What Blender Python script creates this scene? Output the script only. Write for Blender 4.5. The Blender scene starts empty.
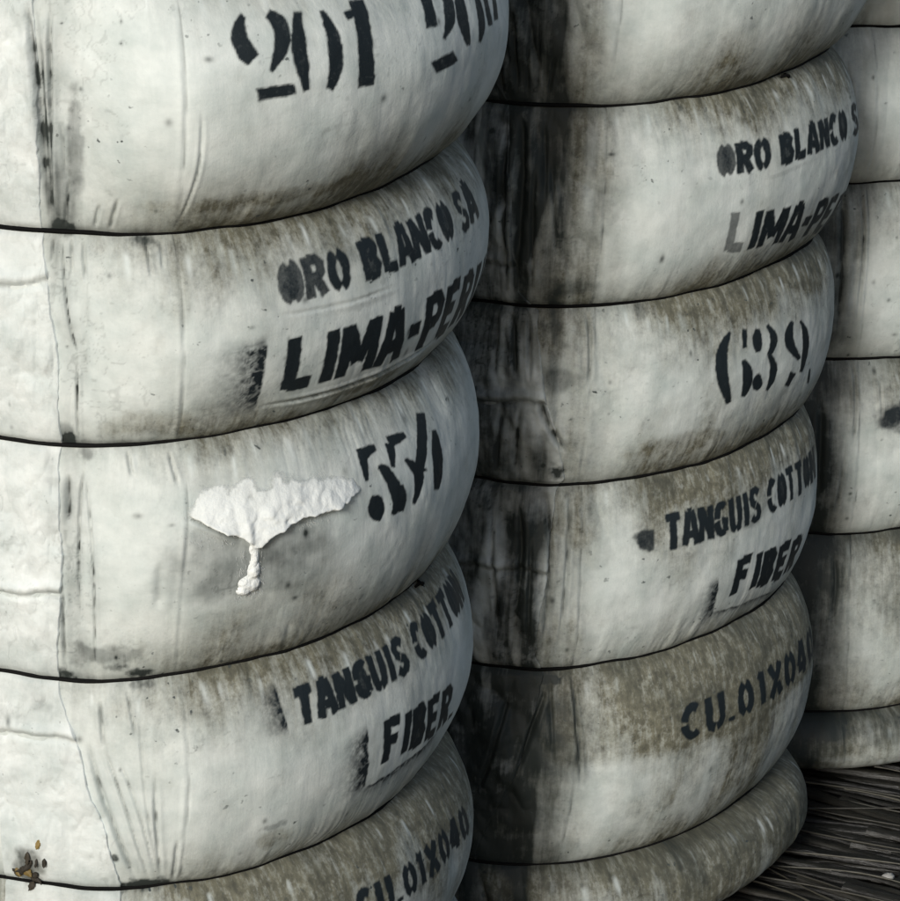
import bpy, math, random
import numpy as np
from mathutils import Vector, Matrix

# ------------------------------------------------------------------ camera, world, sun, exposure
F_PX, PITCH, CAM_H = 3066.4, 0.35089, 1.5093        # focal length in photo pixels (900 wide), tilt down, height
sc = bpy.context.scene
cd = bpy.data.cameras.new('camera'); cam = bpy.data.objects.new('camera', cd)
sc.collection.objects.link(cam)
cam.location = (0, 0, CAM_H); cam.rotation_euler = (math.pi / 2 - PITCH, 0, 0)
cd.sensor_fit = 'AUTO'; cd.sensor_width = 36; cd.lens = F_PX / 901 * 36
cd.clip_start = 0.05; cd.clip_end = 200
sc.camera = cam

SUN_EL, SUN_AZ = math.radians(25), math.radians(-158)  # azimuth: 0 = +y, clockwise towards +x
w = bpy.data.worlds.new('World'); sc.world = w; w.use_nodes = True
nt = w.node_tree; nt.nodes.clear()
wo = nt.nodes.new('ShaderNodeOutputWorld'); bg = nt.nodes.new('ShaderNodeBackground')
sky = nt.nodes.new('ShaderNodeTexSky'); sky.sky_type = 'NISHITA'; sky.sun_disc = False
sky.sun_elevation = SUN_EL; sky.sun_rotation = SUN_AZ
sky.air_density = 1.0; sky.dust_density = 2.2; sky.ozone_density = 1.0
bg.inputs['Strength'].default_value = 0.05
nt.links.new(sky.outputs[0], bg.inputs['Color']); nt.links.new(bg.outputs[0], wo.inputs['Surface'])
sl = bpy.data.lights.new('sun', 'SUN'); sl.energy = 1.5; sl.angle = math.radians(16); sl.color = (1.0, 0.985, 0.945)
sun = bpy.data.objects.new('sun', sl); sc.collection.objects.link(sun)
sd = Vector((math.sin(SUN_AZ) * math.cos(SUN_EL), math.cos(SUN_AZ) * math.cos(SUN_EL), math.sin(SUN_EL)))
sun.rotation_euler = sd.to_track_quat('Z', 'Y').to_euler(); sun.location = sd * 5
sc.view_settings.view_transform = 'Standard'; sc.view_settings.look = 'None'
sc.view_settings.exposure = 1.0; sc.view_settings.gamma = 1.0
sc.view_settings.use_curve_mapping = False

# ------------------------------------------------------------------ helpers
rng = np.random.default_rng(7)
LAT = rng.random((256, 256)).astype(np.float32)

def vn(x, y, seed=0):
    """smooth value noise, -1..1"""
    x = np.asarray(x, np.float64) + seed * 17.37; y = np.asarray(y, np.float64) + seed * 9.71
    x, y = np.broadcast_arrays(x, y)
    xi = np.floor(x); yi = np.floor(y); fx = x - xi; fy = y - yi
    xi = xi.astype(int) & 255; yi = yi.astype(int) & 255; xj = (xi + 1) & 255; yj = (yi + 1) & 255
    fx = fx * fx * fx * (fx * (fx * 6 - 15) + 10); fy = fy * fy * fy * (fy * (fy * 6 - 15) + 10)
    a = LAT[xi, yi] * (1 - fx) + LAT[xj, yi] * fx; b = LAT[xi, yj] * (1 - fx) + LAT[xj, yj] * fx
    return 2 * (a * (1 - fy) + b * fy) - 1

def fbm(x, y, seed=0, o=3):
    r = 0; am = 1; t = 0
    for i in range(o):
        r = r + am * vn(np.asarray(x) * 2 ** i, np.asarray(y) * 2 ** i, seed + 3 * i); t += am; am *= .55
    return r / t

def sst(a, b, x):
    t = np.clip((x - a) / (b - a), 0, 1); return t * t * (3 - 2 * t)

def project(P):
    x, y, z = P[..., 0], P[..., 1], P[..., 2] - CAM_H
    d = y * math.cos(PITCH) - z * math.sin(PITCH); up = y * math.sin(PITCH) + z * math.cos(PITCH)
    return 450 + F_PX * x / d, 450.5 - F_PX * up / d

def link(name, mesh, mat=None, parent=None):
    o = bpy.data.objects.new(name, mesh); sc.collection.objects.link(o)
    if mat is not None and not mesh.materials: mesh.materials.append(mat)
    if parent is not None: o.parent = parent
    return o

def mesh_np(name, V, Fq, attrs=None, smooth=True):
    """quads mesh (quads may repeat their last vertex to be triangles is NOT used here)"""
    me = bpy.data.meshes.new(name)
    V = np.ascontiguousarray(V.reshape(-1, 3), np.float32); Fq = np.ascontiguousarray(Fq.reshape(-1, 4), np.int32)
    me.vertices.add(len(V)); me.vertices.foreach_set('co', V.ravel())
    me.loops.add(Fq.size); me.loops.foreach_set('vertex_index', Fq.ravel())
    me.polygons.add(len(Fq)); me.polygons.foreach_set('loop_start', np.arange(0, Fq.size, 4, dtype=np.int32))
    me.update(calc_edges=True)
    if smooth: me.polygons.foreach_set('use_smooth', np.ones(len(Fq), bool))
    for k, a in (attrs or {}).items():
        a = np.asarray(a, np.float32)
        if a.ndim and a.shape[-1] == 3 and a.size == len(V) * 3:
            at = me.attributes.new(k, 'FLOAT_VECTOR', 'POINT'); at.data.foreach_set('vector', np.ascontiguousarray(a).ravel())
        else:
            at = me.attributes.new(k, 'FLOAT', 'POINT'); at.data.foreach_set('value', np.ascontiguousarray(a).ravel())
    me.validate(verbose=False)
    return me

def grid_faces(nr, nc, wrap=False):
    i = np.arange(nr - 1)[:, None]; j = np.arange(nc if wrap else nc - 1)[None]
    j2 = (j + 1) % nc
    return np.stack([i * nc + j, i * nc + j2, (i + 1) * nc + j2, (i + 1) * nc + j], -1).reshape(-1, 4)

# ------------------------------------------------------------------ materials
def nodes(name):
    m = bpy.data.materials.new(name); m.use_nodes = True
    n = m.node_tree.nodes; b = n['Principled BSDF']
    return m, m.node_tree, n, b

def mixc(t, a, b, fac):
    m = t.nodes.new('ShaderNodeMix'); m.data_type = 'RGBA'
    for sock, v in ((m.inputs[6], a), (m.inputs[7], b), (m.inputs[0], fac)):
        if hasattr(v, 'is_linked'): t.links.new(v, sock)
        else: sock.default_value = v if isinstance(v, float) else (*v, 1)
    return m.outputs[2]

def mth(t, op, a, b=None, clamp=False):
    m = t.nodes.new('ShaderNodeMath'); m.operation = op; m.use_clamp = clamp
    for sock, v in ((m.inputs[0], a), (m.inputs[1], b)):
        if v is None: continue
        if hasattr(v, 'is_linked'): t.links.new(v, sock)
        else: sock.default_value = v
    return m.outputs[0]

def noise(t, vec, scale, detail=4, rough=.55):
    n = t.nodes.new('ShaderNodeTexNoise'); n.inputs['Scale'].default_value = scale
    n.inputs['Detail'].default_value = detail; n.inputs['Roughness'].default_value = rough
    t.links.new(vec, n.inputs['Vector']); return n.outputs['Fac']

def attr(t, name):
    a = t.nodes.new('ShaderNodeAttribute'); a.attribute_name = name; return a

def mapv(t, vec, scale):
    m = t.nodes.new('ShaderNodeMapping'); m.inputs['Scale'].default_value = scale
    t.links.new(vec, m.inputs['Vector']); return m.outputs[0]

def make_cover(name, white=(.626, .672, .656), bumps=.32):
    m, t, n, b = nodes(name)
    uv = attr(t, 'cloth').outputs['Vector']
    n1 = noise(t, mapv(t, uv, (1, 1, 1)), 26, 6, .62)
    n2 = noise(t, mapv(t, uv, (260, 30, 1)), 1, 4, .6)      # vertical streaks
    n3 = noise(t, mapv(t, uv, (1, 1, 1)), 420, 3, .6)       # speckle
    col = mixc(t, white, tuple(c * k for c, k in zip(white, (.72, .76, .76))), mth(t, 'MULTIPLY', mth(t, 'SUBTRACT', n1, .36, True), 3.0, True))
    col = mixc(t, col, tuple(c * k for c, k in zip(white, (1.08, 1.08, 1.09))), mth(t, 'MULTIPLY', mth(t, 'SUBTRACT', n2, .5, True), .9, True))
    # grime, broken up
    g = attr(t, 'grime').outputs['Fac']
    n4 = noise(t, mapv(t, uv, (1, .7, 1)), 120, 5, .7)
    gb = mth(t, 'MULTIPLY', g, mth(t, 'ADD', mth(t, 'ADD', mth(t, 'ADD', mth(t, 'MULTIPLY', n2, .65), mth(t, 'MULTIPLY', n4, .85)), mth(t, 'MULTIPLY', n3, .4)), -.18), True)
    col = mixc(t, col, mixc(t, (.182, .176, .126), (.078, .077, .058), mth(t, 'MULTIPLY', mth(t, 'SUBTRACT', n4, .38, True), 3.5, True)), gb)
    s = attr(t, 'soot_shade').outputs['Fac']
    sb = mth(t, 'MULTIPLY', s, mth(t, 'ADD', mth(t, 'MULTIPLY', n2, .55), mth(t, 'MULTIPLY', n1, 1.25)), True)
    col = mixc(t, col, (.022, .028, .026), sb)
    # small dark specks
    sp = t.nodes.new('ShaderNodeMapRange'); sp.inputs[1].default_value = .67; sp.inputs[2].default_value = .73
    t.links.new(noise(t, mapv(t, uv, (1, 1, 1)), 150, 2, .5), sp.inputs[0])
    col = mixc(t, col, (.04, .05, .05), mth(t, 'MULTIPLY', sp.outputs[0], mth(t, 'MULTIPLY', mth(t, 'ADD', mth(t, 'MULTIPLY', mth(t, 'SUBTRACT', noise(t, mapv(t, uv, (1, 1, 1)), 13, 2, .5), .5, True), 6.0), mth(t, 'MULTIPLY', g, .4)), .9), True))
    ik = attr(t, 'ink').outputs['Fac']
    ib = mth(t, 'MULTIPLY', ik, mth(t, 'ADD', mth(t, 'ADD', mth(t, 'MULTIPLY', n3, .16), mth(t, 'MULTIPLY', n4, .30)), .82), True)
    col = mixc(t, col, (.007, .012, .015), ib)
    t.links.new(col, b.inputs['Base Color'])
    rg = mth(t, 'ADD', mth(t, 'MULTIPLY', n1, .25), .5); t.links.new(rg, b.inputs['Roughness'])
    b.inputs['Specular IOR Level'].default_value = .35
    h = mth(t, 'ADD', mth(t, 'MULTIPLY', n2, .28), mth(t, 'ADD', mth(t, 'MULTIPLY', n3, .25), mth(t, 'MULTIPLY', n1, 1.2)))
    bp = t.nodes.new('ShaderNodeBump'); bp.inputs['Strength'].default_value = bumps; bp.inputs['Distance'].default_value = .0022
    t.links.new(h, bp.inputs['Height']); t.links.new(bp.outputs[0], b.inputs['Normal'])
    return m

M_COVER = make_cover('cover_cloth')
M_SIDE = make_cover('side_cloth_white', (.636, .676, .666), .5)

def simple(name, col, rough, nscale=60, var=.35, bump=.4, dist=.002, spec=.4, stretch=(1, 1, 1), each=.9):
    m, t, n, b = nodes(name)
    tc = t.nodes.new('ShaderNodeTexCoord'); oi = t.nodes.new('ShaderNodeObjectInfo')
    nz = noise(t, mapv(t, tc.outputs['Object'], stretch), nscale, 5, .6)
    c = mixc(t, tuple(x * (1 - var) for x in col), tuple(x * (1 + var) for x in col), nz)
    hv = t.nodes.new('ShaderNodeHueSaturation'); t.links.new(c, hv.inputs['Color'])
    t.links.new(mth(t, 'ADD', mth(t, 'MULTIPLY', oi.outputs['Random'], each), 1 - each / 2), hv.inputs['Value'])
    t.links.new(hv.outputs[0], b.inputs['Base Color']); b.inputs['Roughness'].default_value = rough
    b.inputs['Specular IOR Level'].default_value = spec
    bp = t.nodes.new('ShaderNodeBump'); bp.inputs['Strength'].default_value = bump; bp.inputs['Distance'].default_value = dist
    t.links.new(nz, bp.inputs['Height']); t.links.new(bp.outputs[0], b.inputs['Normal'])
    return m

M_WIRE = simple('dark_wire', (.004, .004, .004), .8, 300, .5, spec=.1)
M_COTTON = simple('raw_cotton', (.68, .71, .70), .95, 140, .06, .8, .004, .1, each=0)
def cotton_film():
    m, t, n, b = nodes('cotton_film'); tc = t.nodes.new('ShaderNodeTexCoord')
    nz = noise(t, tc.outputs['Object'], 260, 5, .65)
    c = mixc(t, (.550, .585, .572), (.69, .725, .715), mth(t, 'ADD', mth(t, 'MULTIPLY', attr(t, 'film').outputs['Fac'], 1.0), mth(t, 'MULTIPLY', mth(t, 'SUBTRACT', nz, .5), .5), True))
    t.links.new(c, b.inputs['Base Color']); b.inputs['Roughness'].default_value = .95; b.inputs['Specular IOR Level'].default_value = .1
    nw = noise(t, mapv(t, tc.outputs['Object'], (1, 1, 1)), 620, 4, .7)     # thin lint at the rim lets the cover show through
    t.links.new(mth(t, 'SUBTRACT', mth(t, 'MULTIPLY', attr(t, 'film').outputs['Fac'], 3.4), mth(t, 'MULTIPLY', nw, 1.1), True), b.inputs['Alpha'])
    bp = t.nodes.new('ShaderNodeBump'); bp.inputs['Strength'].default_value = .5; bp.inputs['Distance'].default_value = .0015
    t.links.new(nz, bp.inputs['Height']); t.links.new(bp.outputs[0], b.inputs['Normal'])
    return m
M_FILM = cotton_film()
M_GROUND = simple('dark_ground', (.006, .0055, .005), .9, 40, .5)
M_STALK = simple('dry_stalk', (.010, .0095, .0075), .42, 30, .9, .7, .002, .4, (1, 14, 14), each=1.7)
M_LEAF = simple('dry_leaf', (.020, .016, .009), .7, 60, .6)
M_HUSK = simple('ochre_husk', (.13, .09, .025), .6, 60, .3)
M_LINT = simple('pale_scrap', (.20, .20, .19), .8, 60, .2)

# ------------------------------------------------------------------ bales: the cover as a surface over (s, z)
# s = metres round the bale from the fold where flat side and crown meet (crown s > 0, flat side s < 0), z = height
class Bale:
    def __init__(b, x, y, phi, E, Tf, n, lx, ly, Tb, flat, wires, top, Bc, Bf, seed, fold=0.0):
        b.wires = wires; b.top = top; b.Bc = Bc; b.Bf = Bf; b.seed = seed; b.lx, b.ly = lx, ly
        ca, sa = math.cos(phi), math.sin(phi)
        t = np.linspace(0, np.pi, 1201)
        c, s_ = np.cos(t), np.sin(t)
        bb = -np.sign(c) * np.abs(c) ** (2 / n) * np.where(c > 0, Tf, Tb) + Tf
        aa = E * np.abs(s_) ** (2 / n)
        fl = np.linspace(-flat, 0, 200)[:-1]
        # left end: same crown mirrored
        A = np.r_[fl, aa, fl[::-1], (-flat - aa)[::-1][1:-1]]
        Bv = np.r_[np.zeros(199), bb, np.full(199, Tf + Tb), bb[::-1][1:-1]]
        X = x + A * ca + Bv * sa; Y = y - A * sa + Bv * ca
        ds = np.hypot(np.diff(X, append=X[0]), np.diff(Y, append=Y[0]))
        keep = ds > 1e-7
        X, Y, A = X[keep], Y[keep], A[keep]
        i0 = int(np.argmin(np.abs(A[:400])))
        ds = np.hypot(np.diff(X, append=X[0]), np.diff(Y, append=Y[0]))
        s = np.r_[0, np.cumsum(ds)]; b.L = s[-1]; b.s0 = s[i0]
        b.S = s - b.s0; b.X = np.r_[X, X[0]]; b.Y = np.r_[Y, Y[0]]
        # smooth normals
        uni = np.linspace(0, b.L, 1600, endpoint=False)
        xu = np.interp(uni, s, b.X); yu = np.interp(uni, s, b.Y)
        tx = np.roll(xu, -4) - np.roll(xu, 4); ty = np.roll(yu, -4) - np.roll(yu, 4)
        ln = np.hypot(tx, ty); nx, ny = ty / ln, -tx / ln
        b.Sn = np.r_[uni, b.L] - b.s0; b.NX = np.r_[nx, nx[0]]; b.NY = np.r_[ny, ny[0]]
        # crown weight: 1 on both crowns
        aS = np.r_[A, A[0]]
        cw = sst(-.03, .09, aS) + sst(-.03, .09, -flat - aS)
        b.CW = np.interp(uni, s, cw); b.CW = np.r_[b.CW, b.CW[0]]
        near = (b.Sn > -flat * .8) & (b.Sn < .30)
        b.CW = np.where(near, sst(fold - .05, fold + .06, b.Sn), b.CW); b.fold = fold
        b.lev = [0.0] + sorted(wires) + [top]
    def wrap(b, s):
        lo = -b.s0; return (np.asarray(s) - lo) % b.L + lo
    def base(b, s):
        q = b.wrap(s)
        return (np.interp(q, b.S, b.X), np.interp(q, b.S, b.Y), np.interp(q, b.Sn, b.NX), np.interp(q, b.Sn, b.NY), np.interp(q, b.Sn, b.CW))
    def wire_dz(b, s, k):
        return .0035 * vn(b.wrap(s) * 6, k * 3.3 + b.seed, 5) + .0012 * vn(b.wrap(s) * 30, k * 3.3, 6)

    def seg_t(b, k, s, z):
        """relative height in bulge k, 0 at the lower tie, 1 at the upper"""
        z0 = b.lev[k]; z1 = b.lev[k + 1]
        return np.clip((z - z0) / (z1 - z0), 0, 1)

    def off(b, k, s, z, cw):
        """outward swelling of bulge k"""
        nseg = len(b.lev) - 1
        z0, z1 = b.lev[k], b.lev[k + 1]; h = z1 - z0
        t = np.clip((z - z0) / h, 0, 1)
        B = cw * b.Bc[k] + (1 - cw) * b.Bf
        if k == 0:                      # foot: tucks under towards the ground
            up = np.clip((1 - t) / .5, 0, 1)
            o = np.where(t > .5, (1 - np.abs(1 - up) ** 2.4) ** .6, 1.0) * B
            q = np.clip((.5 - t) / .5, 0, 1)
            o = o - (B + .05) * (1 - np.sqrt(np.clip(1 - q * q, 0, 1)))
        elif k == nseg - 1:
            up = np.clip(t / .5, 0, 1)
            o = np.where(t < .5, (1 - np.abs(1 - up) ** 2.4) ** .6, 1.0) * B
            q = np.clip((t - .5) / .5, 0, 1)
            o = o - (B + .05) * (1 - np.sqrt(np.clip(1 - q * q, 0, 1)))
        else:
            tt = t ** 1.06
            o = (1 - np.abs(2 * tt - 1) ** 2.05) ** .76 * B
        return o
    def surf(b, k, s, z, relief=True):
        x, y, nx, ny, cw = b.base(s)
        o = b.off(k, s, z, cw)
        if relief: o = o + b.relief(k, s, z, cw)
        wz = 0
        t = b.seg_t(k, s, z)
        if k > 0: wz = wz + (1 - t) * b.wire_dz(s, k)
        if k < len(b.lev) - 2: wz = wz + t * b.wire_dz(s, k + 1)
        zz = z + wz
        return np.stack([x + nx * o + b.lx * z, y + ny * o + b.ly * z, zz + 0 * x], -1)
    def relief(b, k, s, z, cw):
        """folds, pleats and lumps of the cloth, in metres"""
        q = b.wrap(s); sd_ = b.seed * 11 + k
        z0, z1 = b.lev[k], b.lev[k + 1]; t = np.clip((z - z0) / (z1 - z0), 0, 1)
        env = np.clip(4 * t * (1 - t), 0, 1) ** .5
        r = .0028 * fbm(q * 9, z * 9, sd_, 3) * env
        r = r + .0011 * fbm(q * 38, z * 24, sd_ + 5, 3) * env
        # pleats running away from the ties
        near = np.exp(-t * (z1 - z0) / .022) + np.exp(-(1 - t) * (z1 - z0) / .026)
        pl = np.clip(vn(q * 75 + 1.5 * vn(z * 12, q * 5, 2), z * 5, sd_ + 9), 0, 1) ** 1.5
        pl2 = np.abs(vn(q * 190 + 2 * vn(z * 30, q * 9, 4), z * 9, sd_ + 10))
        r = r + (.0040 * pl + .0012 * pl2) * near * env ** .7
        # fold zone at the corner: long vertical creases
        fz = np.exp(-((q - b.fold) / .042) ** 2)
        cr = np.abs(vn(q * 80 + .8 * vn(z * 8, q * 9, sd_ + 3), z * 2.0, sd_ + 13))
        r = r + fz * env * (.0020 * cr - .0008)
        for kk, P, wd, dep, dk_ in getattr(b, 'creases', ()):
            if kk != k: continue
            d, al = line_dist(P, q, z, .016)
            if d is None: continue
            tp = np.clip(np.minimum(al, 1 - al) * 5, 0, 1)
            r = r - dep * tp * (np.exp(-(d / wd) ** 2) - .35 * np.exp(-((np.abs(d) - 2.1 * wd) / (1.3 * wd)) ** 2))
        # the flat side is more crumpled
        fl = 1 - cw
        r = r + fl * env * (.0034 * np.abs(fbm(q * 26, z * 17, sd_ + 21, 3)) + b.flat_rough * .018 * np.abs(fbm(q * 22 + z * 6, z * 10, sd_ + 23, 3)))
        # sewn seam: a fine ridge beside a crease
        d = q - (b.seam + .004 * vn(z * 7, 3, sd_))
        r = r + env * (.0009 * np.exp(-(d / .0016) ** 2) - .0007 * np.exp(-((d - .003) / .0011) ** 2)) * (.7 + .6 * vn(z * 30, 1.0, sd_))
        return r * np.clip(env * 3, 0, 1)

def line_dist(P, S, Z, reach):
    """distance to a polyline and the run along it (0..1); None when out of reach"""
    if S.min() > P[:, 0].max() + reach or S.max() < P[:, 0].min() - reach: return None, None
    dm = np.full(np.broadcast(S, Z).shape, 1.0); al = np.zeros(dm.shape); n = len(P) - 1
    for i in range(n):
        (x1, y1), (x2, y2) = P[i], P[i + 1]; dx, dy = x2 - x1, y2 - y1
        tt = np.clip(((S - x1) * dx + (Z - y1) * dy) / (dx * dx + dy * dy + 1e-12), 0, 1)
        d = np.hypot(S - x1 - tt * dx, Z - y1 - tt * dy); m = d < dm
        dm = np.where(m, d, dm); al = np.where(m, (i + tt) / n, al)
    return dm, al

def crease(b, pts, wd=.0016, dep=.0022, dark_=.4):
    P = np.array([px(b, *p) for p in pts]); k = int(np.searchsorted(b.lev, P[:, 1].mean()) - 1)
    if len(P) > 2:
        tt = np.linspace(0, len(P) - 1, 9); i = np.arange(len(P)); P = np.stack([np.polyval(np.polyfit(i, P[:, a], min(2, len(P) - 1)), tt) for a in (0, 1)], -1)
    b.new_creases.append((k, P, wd, dep, dark_))

def px_table(b, lo, hi, zlo, zhi):
    """photo pixel -> (s, z) on the front of the bale"""
    out = []
    ss = np.arange(lo, hi, .0015)
    for k in range(len(b.lev) - 1):
        z0, z1 = b.lev[k], b.lev[k + 1]
        if z1 < zlo or z0 > zhi: continue
        zz = np.linspace(z0, z1, 110)
        S, Z = np.meshgrid(ss, zz); P = b.surf(k, S, Z, False)
        du = np.gradient(P, axis=1); dv = np.gradient(P, axis=0); nrm = np.cross(du, dv)
        view = P - np.array([0, 0, CAM_H]); front = (nrm * view).sum(-1) < 0
        u, v = project(P)
        out.append(np.stack([u[front], v[front], S[front], Z[front], np.full(front.sum(), k)], -1))
    b.tab = np.concatenate(out)

def px(b, u, v):
    d = (b.tab[:, 0] - u) ** 2 + (b.tab[:, 1] - v) ** 2; i = int(np.argmin(d)); s, z, k = b.tab[i, 2], b.tab[i, 3], int(b.tab[i, 4])
    z0, z1 = b.lev[k] + .004, b.lev[k + 1] - .004; e = 4e-4
    for _ in range(3):                  # refine between the table's samples
        P = b.surf(k, np.array([s, s + e, s]), np.array([z, z, z + e]), False); uu, vv = project(P)
        J = np.array([[uu[1] - uu[0], uu[2] - uu[0]], [vv[1] - vv[0], vv[2] - vv[0]]]) / e
        if abs(np.linalg.det(J)) < 2e5: break
        st = np.linalg.solve(J, [u - uu[0], v - vv[0]]); n_ = np.linalg.norm(st)
        if n_ > .003: break
        s, z = s + st[0], float(np.clip(z + st[1], z0, z1))
    return s, z

# ------------------------------------------------------------------ stencil letters (unit cell strokes)
def arc(cx, cy, rx, ry, a0, a1, n=9):
    return [(cx + rx * math.cos(math.radians(a)), cy + ry * math.sin(math.radians(a))) for a in np.linspace(a0, a1, n)]
G = {
 'O': [arc(.5, .5, .36, .43, 100, 260), arc(.5, .5, .36, .43, 80, -80)],
 '0': [arc(.5, .5, .32, .44, 104, 256), arc(.5, .5, .32, .44, 76, -76)],
 'R': [[(.15, 0), (.15, 1)], [(.30, .93), (.62, .92), (.80, .80), (.78, .62), (.60, .50), (.32, .49)], [(.48, .44), (.86, 0)]],
 'B': [[(.15, 0), (.15, 1)], [(.30, .93), (.64, .92), (.78, .78), (.70, .58), (.34, .53)], [(.66, .50), (.84, .30), (.74, .10), (.30, .07)]],
 'L': [[(.18, 1), (.18, 0)], [(.20, .07), (.88, .07)]],
 'A': [[(.08, 0), (.38, 1)], [(.92, 0), (.60, 1)], [(.36, .98), (.64, .98)], [(.34, .33), (.68, .33)]],
 'N': [[(.14, 0), (.14, 1)], [(.86, 0), (.86, 1)], [(.20, .96), (.80, .06)]],
 'C': [arc(.55, .5, .40, .43, 55, 172), arc(.55, .5, .40, .43, 188, 305)],
 'S': [[(.84, .84), (.62, .95), (.32, .92), (.18, .76), (.26, .60), (.48, .52)], [(.52, .48), (.76, .40), (.84, .24), (.70, .08), (.40, .04), (.16, .16)]],
 'I': [[(.5, 0), (.5, 1)]],
 'M': [[(.10, 0), (.10, 1)], [(.90, 0), (.90, 1)], [(.16, .97), (.47, .25)], [(.84, .97), (.53, .25)]],
 '-': [[(.15, .47), (.85, .47)]],
 'P': [[(.16, 0), (.16, 1)], [(.32, .93), (.66, .92), (.84, .76), (.80, .58), (.60, .47), (.32, .46)]],
 'E': [[(.16, 0), (.16, 1)], [(.30, .94), (.84, .94)], [(.30, .50), (.74, .50)], [(.30, .06), (.86, .06)]],
 'U': [[(.16, 1), (.16, .28), (.26, .10), (.44, .05)], [(.84, 1), (.84, .28), (.74, .10), (.56, .05)]],
 'T': [[(.5, 0), (.5, .98)], [(.06, .94), (.94, .94)]],
 'G': [arc(.52, .5, .38, .44, 50, 172), arc(.52, .5, .38, .44, 188, 300), [(.82, .10), (.82, .44), (.56, .44)]],
 'F': [[(.18, 0), (.18, 1)], [(.32, .94), (.86, .94)], [(.32, .52), (.74, .52)]],
 '1': [[(.55, 0), (.55, 1)], [(.30, .80), (.52, .97)]],
 'X': [[(.14, 0), (.86, 1)], [(.86, 0), (.60, .40)], [(.40, .60), (.14, 1)]],
 '4': [[(.70, 0), (.70, 1)], [(.62, .98), (.14, .34)], [(.12, .27), (.92, .27)]],
 '.': [[(.45, .02), (.45, .12)]],
}
WID = {'M': 1.3, 'I': .55, '-': .75, '.': .5, '1': .75, 'L': .95, ' ': .55}

def stroke_poly(pts, wd):
    pts = np.array(pts, float); t = np.gradient(pts, axis=0); t /= np.linalg.norm(t, axis=1)[:, None] + 1e-12
    nn = np.stack([-t[:, 1], t[:, 0]], -1); wv = np.broadcast_to(np.asarray(wd, float), len(pts))[:, None] / 2
    return np.concatenate([pts + nn * wv, (pts - nn * wv)[::-1]])

def text(b, string, bl, tl, k, bk, weight=.22, fill='', shrink=.86, amt=1.0, faint={}):
    """stencilled line: bl, tl = photo pixels of the foot and head of the first letter, bk = foot of letter k"""
    s0, z0 = px(b, *bl); _, z1 = px(b, *tl); sk, zk = px(b, *bk)
    cum = np.r_[0, np.cumsum([WID.get(c, 1.0) for c in string])]
    adv = (sk - s0) / cum[k]; h = z1 - z0; sl_ = (zk - z0) / (sk - s0)
    for i, c in enumerate(string):
        cw_ = adv * WID.get(c, 1.0) * shrink; wd = min(weight * h, .34 * adv)
        sx = s0 + cum[i] * adv
        rnd = random.Random(i * 31 + len(string)); dj = rnd.uniform(-.02, .02) * h
        for st in G.get(c, []):
            pts = [(sx + p[0] * cw_, z0 + dj + p[1] * h + sl_ * (cum[i] * adv + p[0] * cw_)) for p in st]
            b.polys.append((stroke_poly(pts, wd), amt * faint.get(i, 1.0)))
        if i in (fill or ()):
            pts = [(sx + p[0] * cw_, z0 + dj + p[1] * h + sl_ * cum[i] * adv) for p in arc(.5, .5, .34, .44, 0, 340, 14)]
            b.polys.append((np.array(pts), amt * .93))

def mark(b, pts, wd, amt=1.0, org=(0, 0), sc_=1.0):
    """one brushed stencil mark traced in photo pixels"""
    p = np.array(pts, float) / sc_ + np.array(org); wdp = np.asarray(wd, float) / sc_ * 1.22
    if len(p) > 2:                      # smooth the polyline
        tt = np.linspace(0, len(p) - 1, 13); i = np.arange(len(p))
        co = [np.polyfit(i, p[:, a], min(3, len(p) - 1)) for a in (0, 1)]
        wdp = np.maximum(np.polyval(np.polyfit(i, np.broadcast_to(wdp, len(p)), min(2, len(p) - 1)), tt), 1.0); p = np.stack([np.polyval(c_, tt) for c_ in co], -1)
    poly = stroke_poly(p, wdp)
    b.polys.append((np.array([px(b, *q) for q in poly]), amt))

def rast(b, S, Z):
    """ink coverage of all the marks on a grid"""
    ink = np.zeros(S.shape)
    jit = .0007 * fbm(S * 300, Z * 300, 4, 2) + .0005 * vn(S * 110, Z * 110, 8)
    for P, amt in b.polys:
        m = .004
        zr = np.where((Z[:, 0] > P[:, 1].min() - m) & (Z[:, 0] < P[:, 1].max() + m))[0]
        cr = np.where((S[0] > P[:, 0].min() - m) & (S[0] < P[:, 0].max() + m))[0]
        if len(zr) == 0 or len(cr) == 0: continue
        sl0 = (slice(zr[0], zr[-1] + 1), slice(cr[0], cr[-1] + 1))
        s, z = S[sl0], Z[sl0]; ins = np.zeros(s.shape, bool); dm = np.full(s.shape, 1e9)
        for (x1, y1), (x2, y2) in zip(P, np.roll(P, -1, 0)):
            dx, dy = x2 - x1, y2 - y1
            tt = np.clip(((s - x1) * dx + (z - y1) * dy) / (dx * dx + dy * dy + 1e-14), 0, 1)
            dm = np.minimum(dm, (s - x1 - tt * dx) ** 2 + (z - y1 - tt * dy) ** 2)
            c = (y1 > z) != (y2 > z)
            with np.errstate(all='ignore'): ins ^= c & (s < (x2 - x1) * (z - y1) / (y2 - y1 + 1e-14) + x1)
        sdist = np.where(ins, -1, 1) * np.sqrt(dm) + jit[sl0] - .0005
        ink[sl0] = np.maximum(ink[sl0], amt * (1 - sst(-.0009, .0011, sdist)))
    return ink

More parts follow.
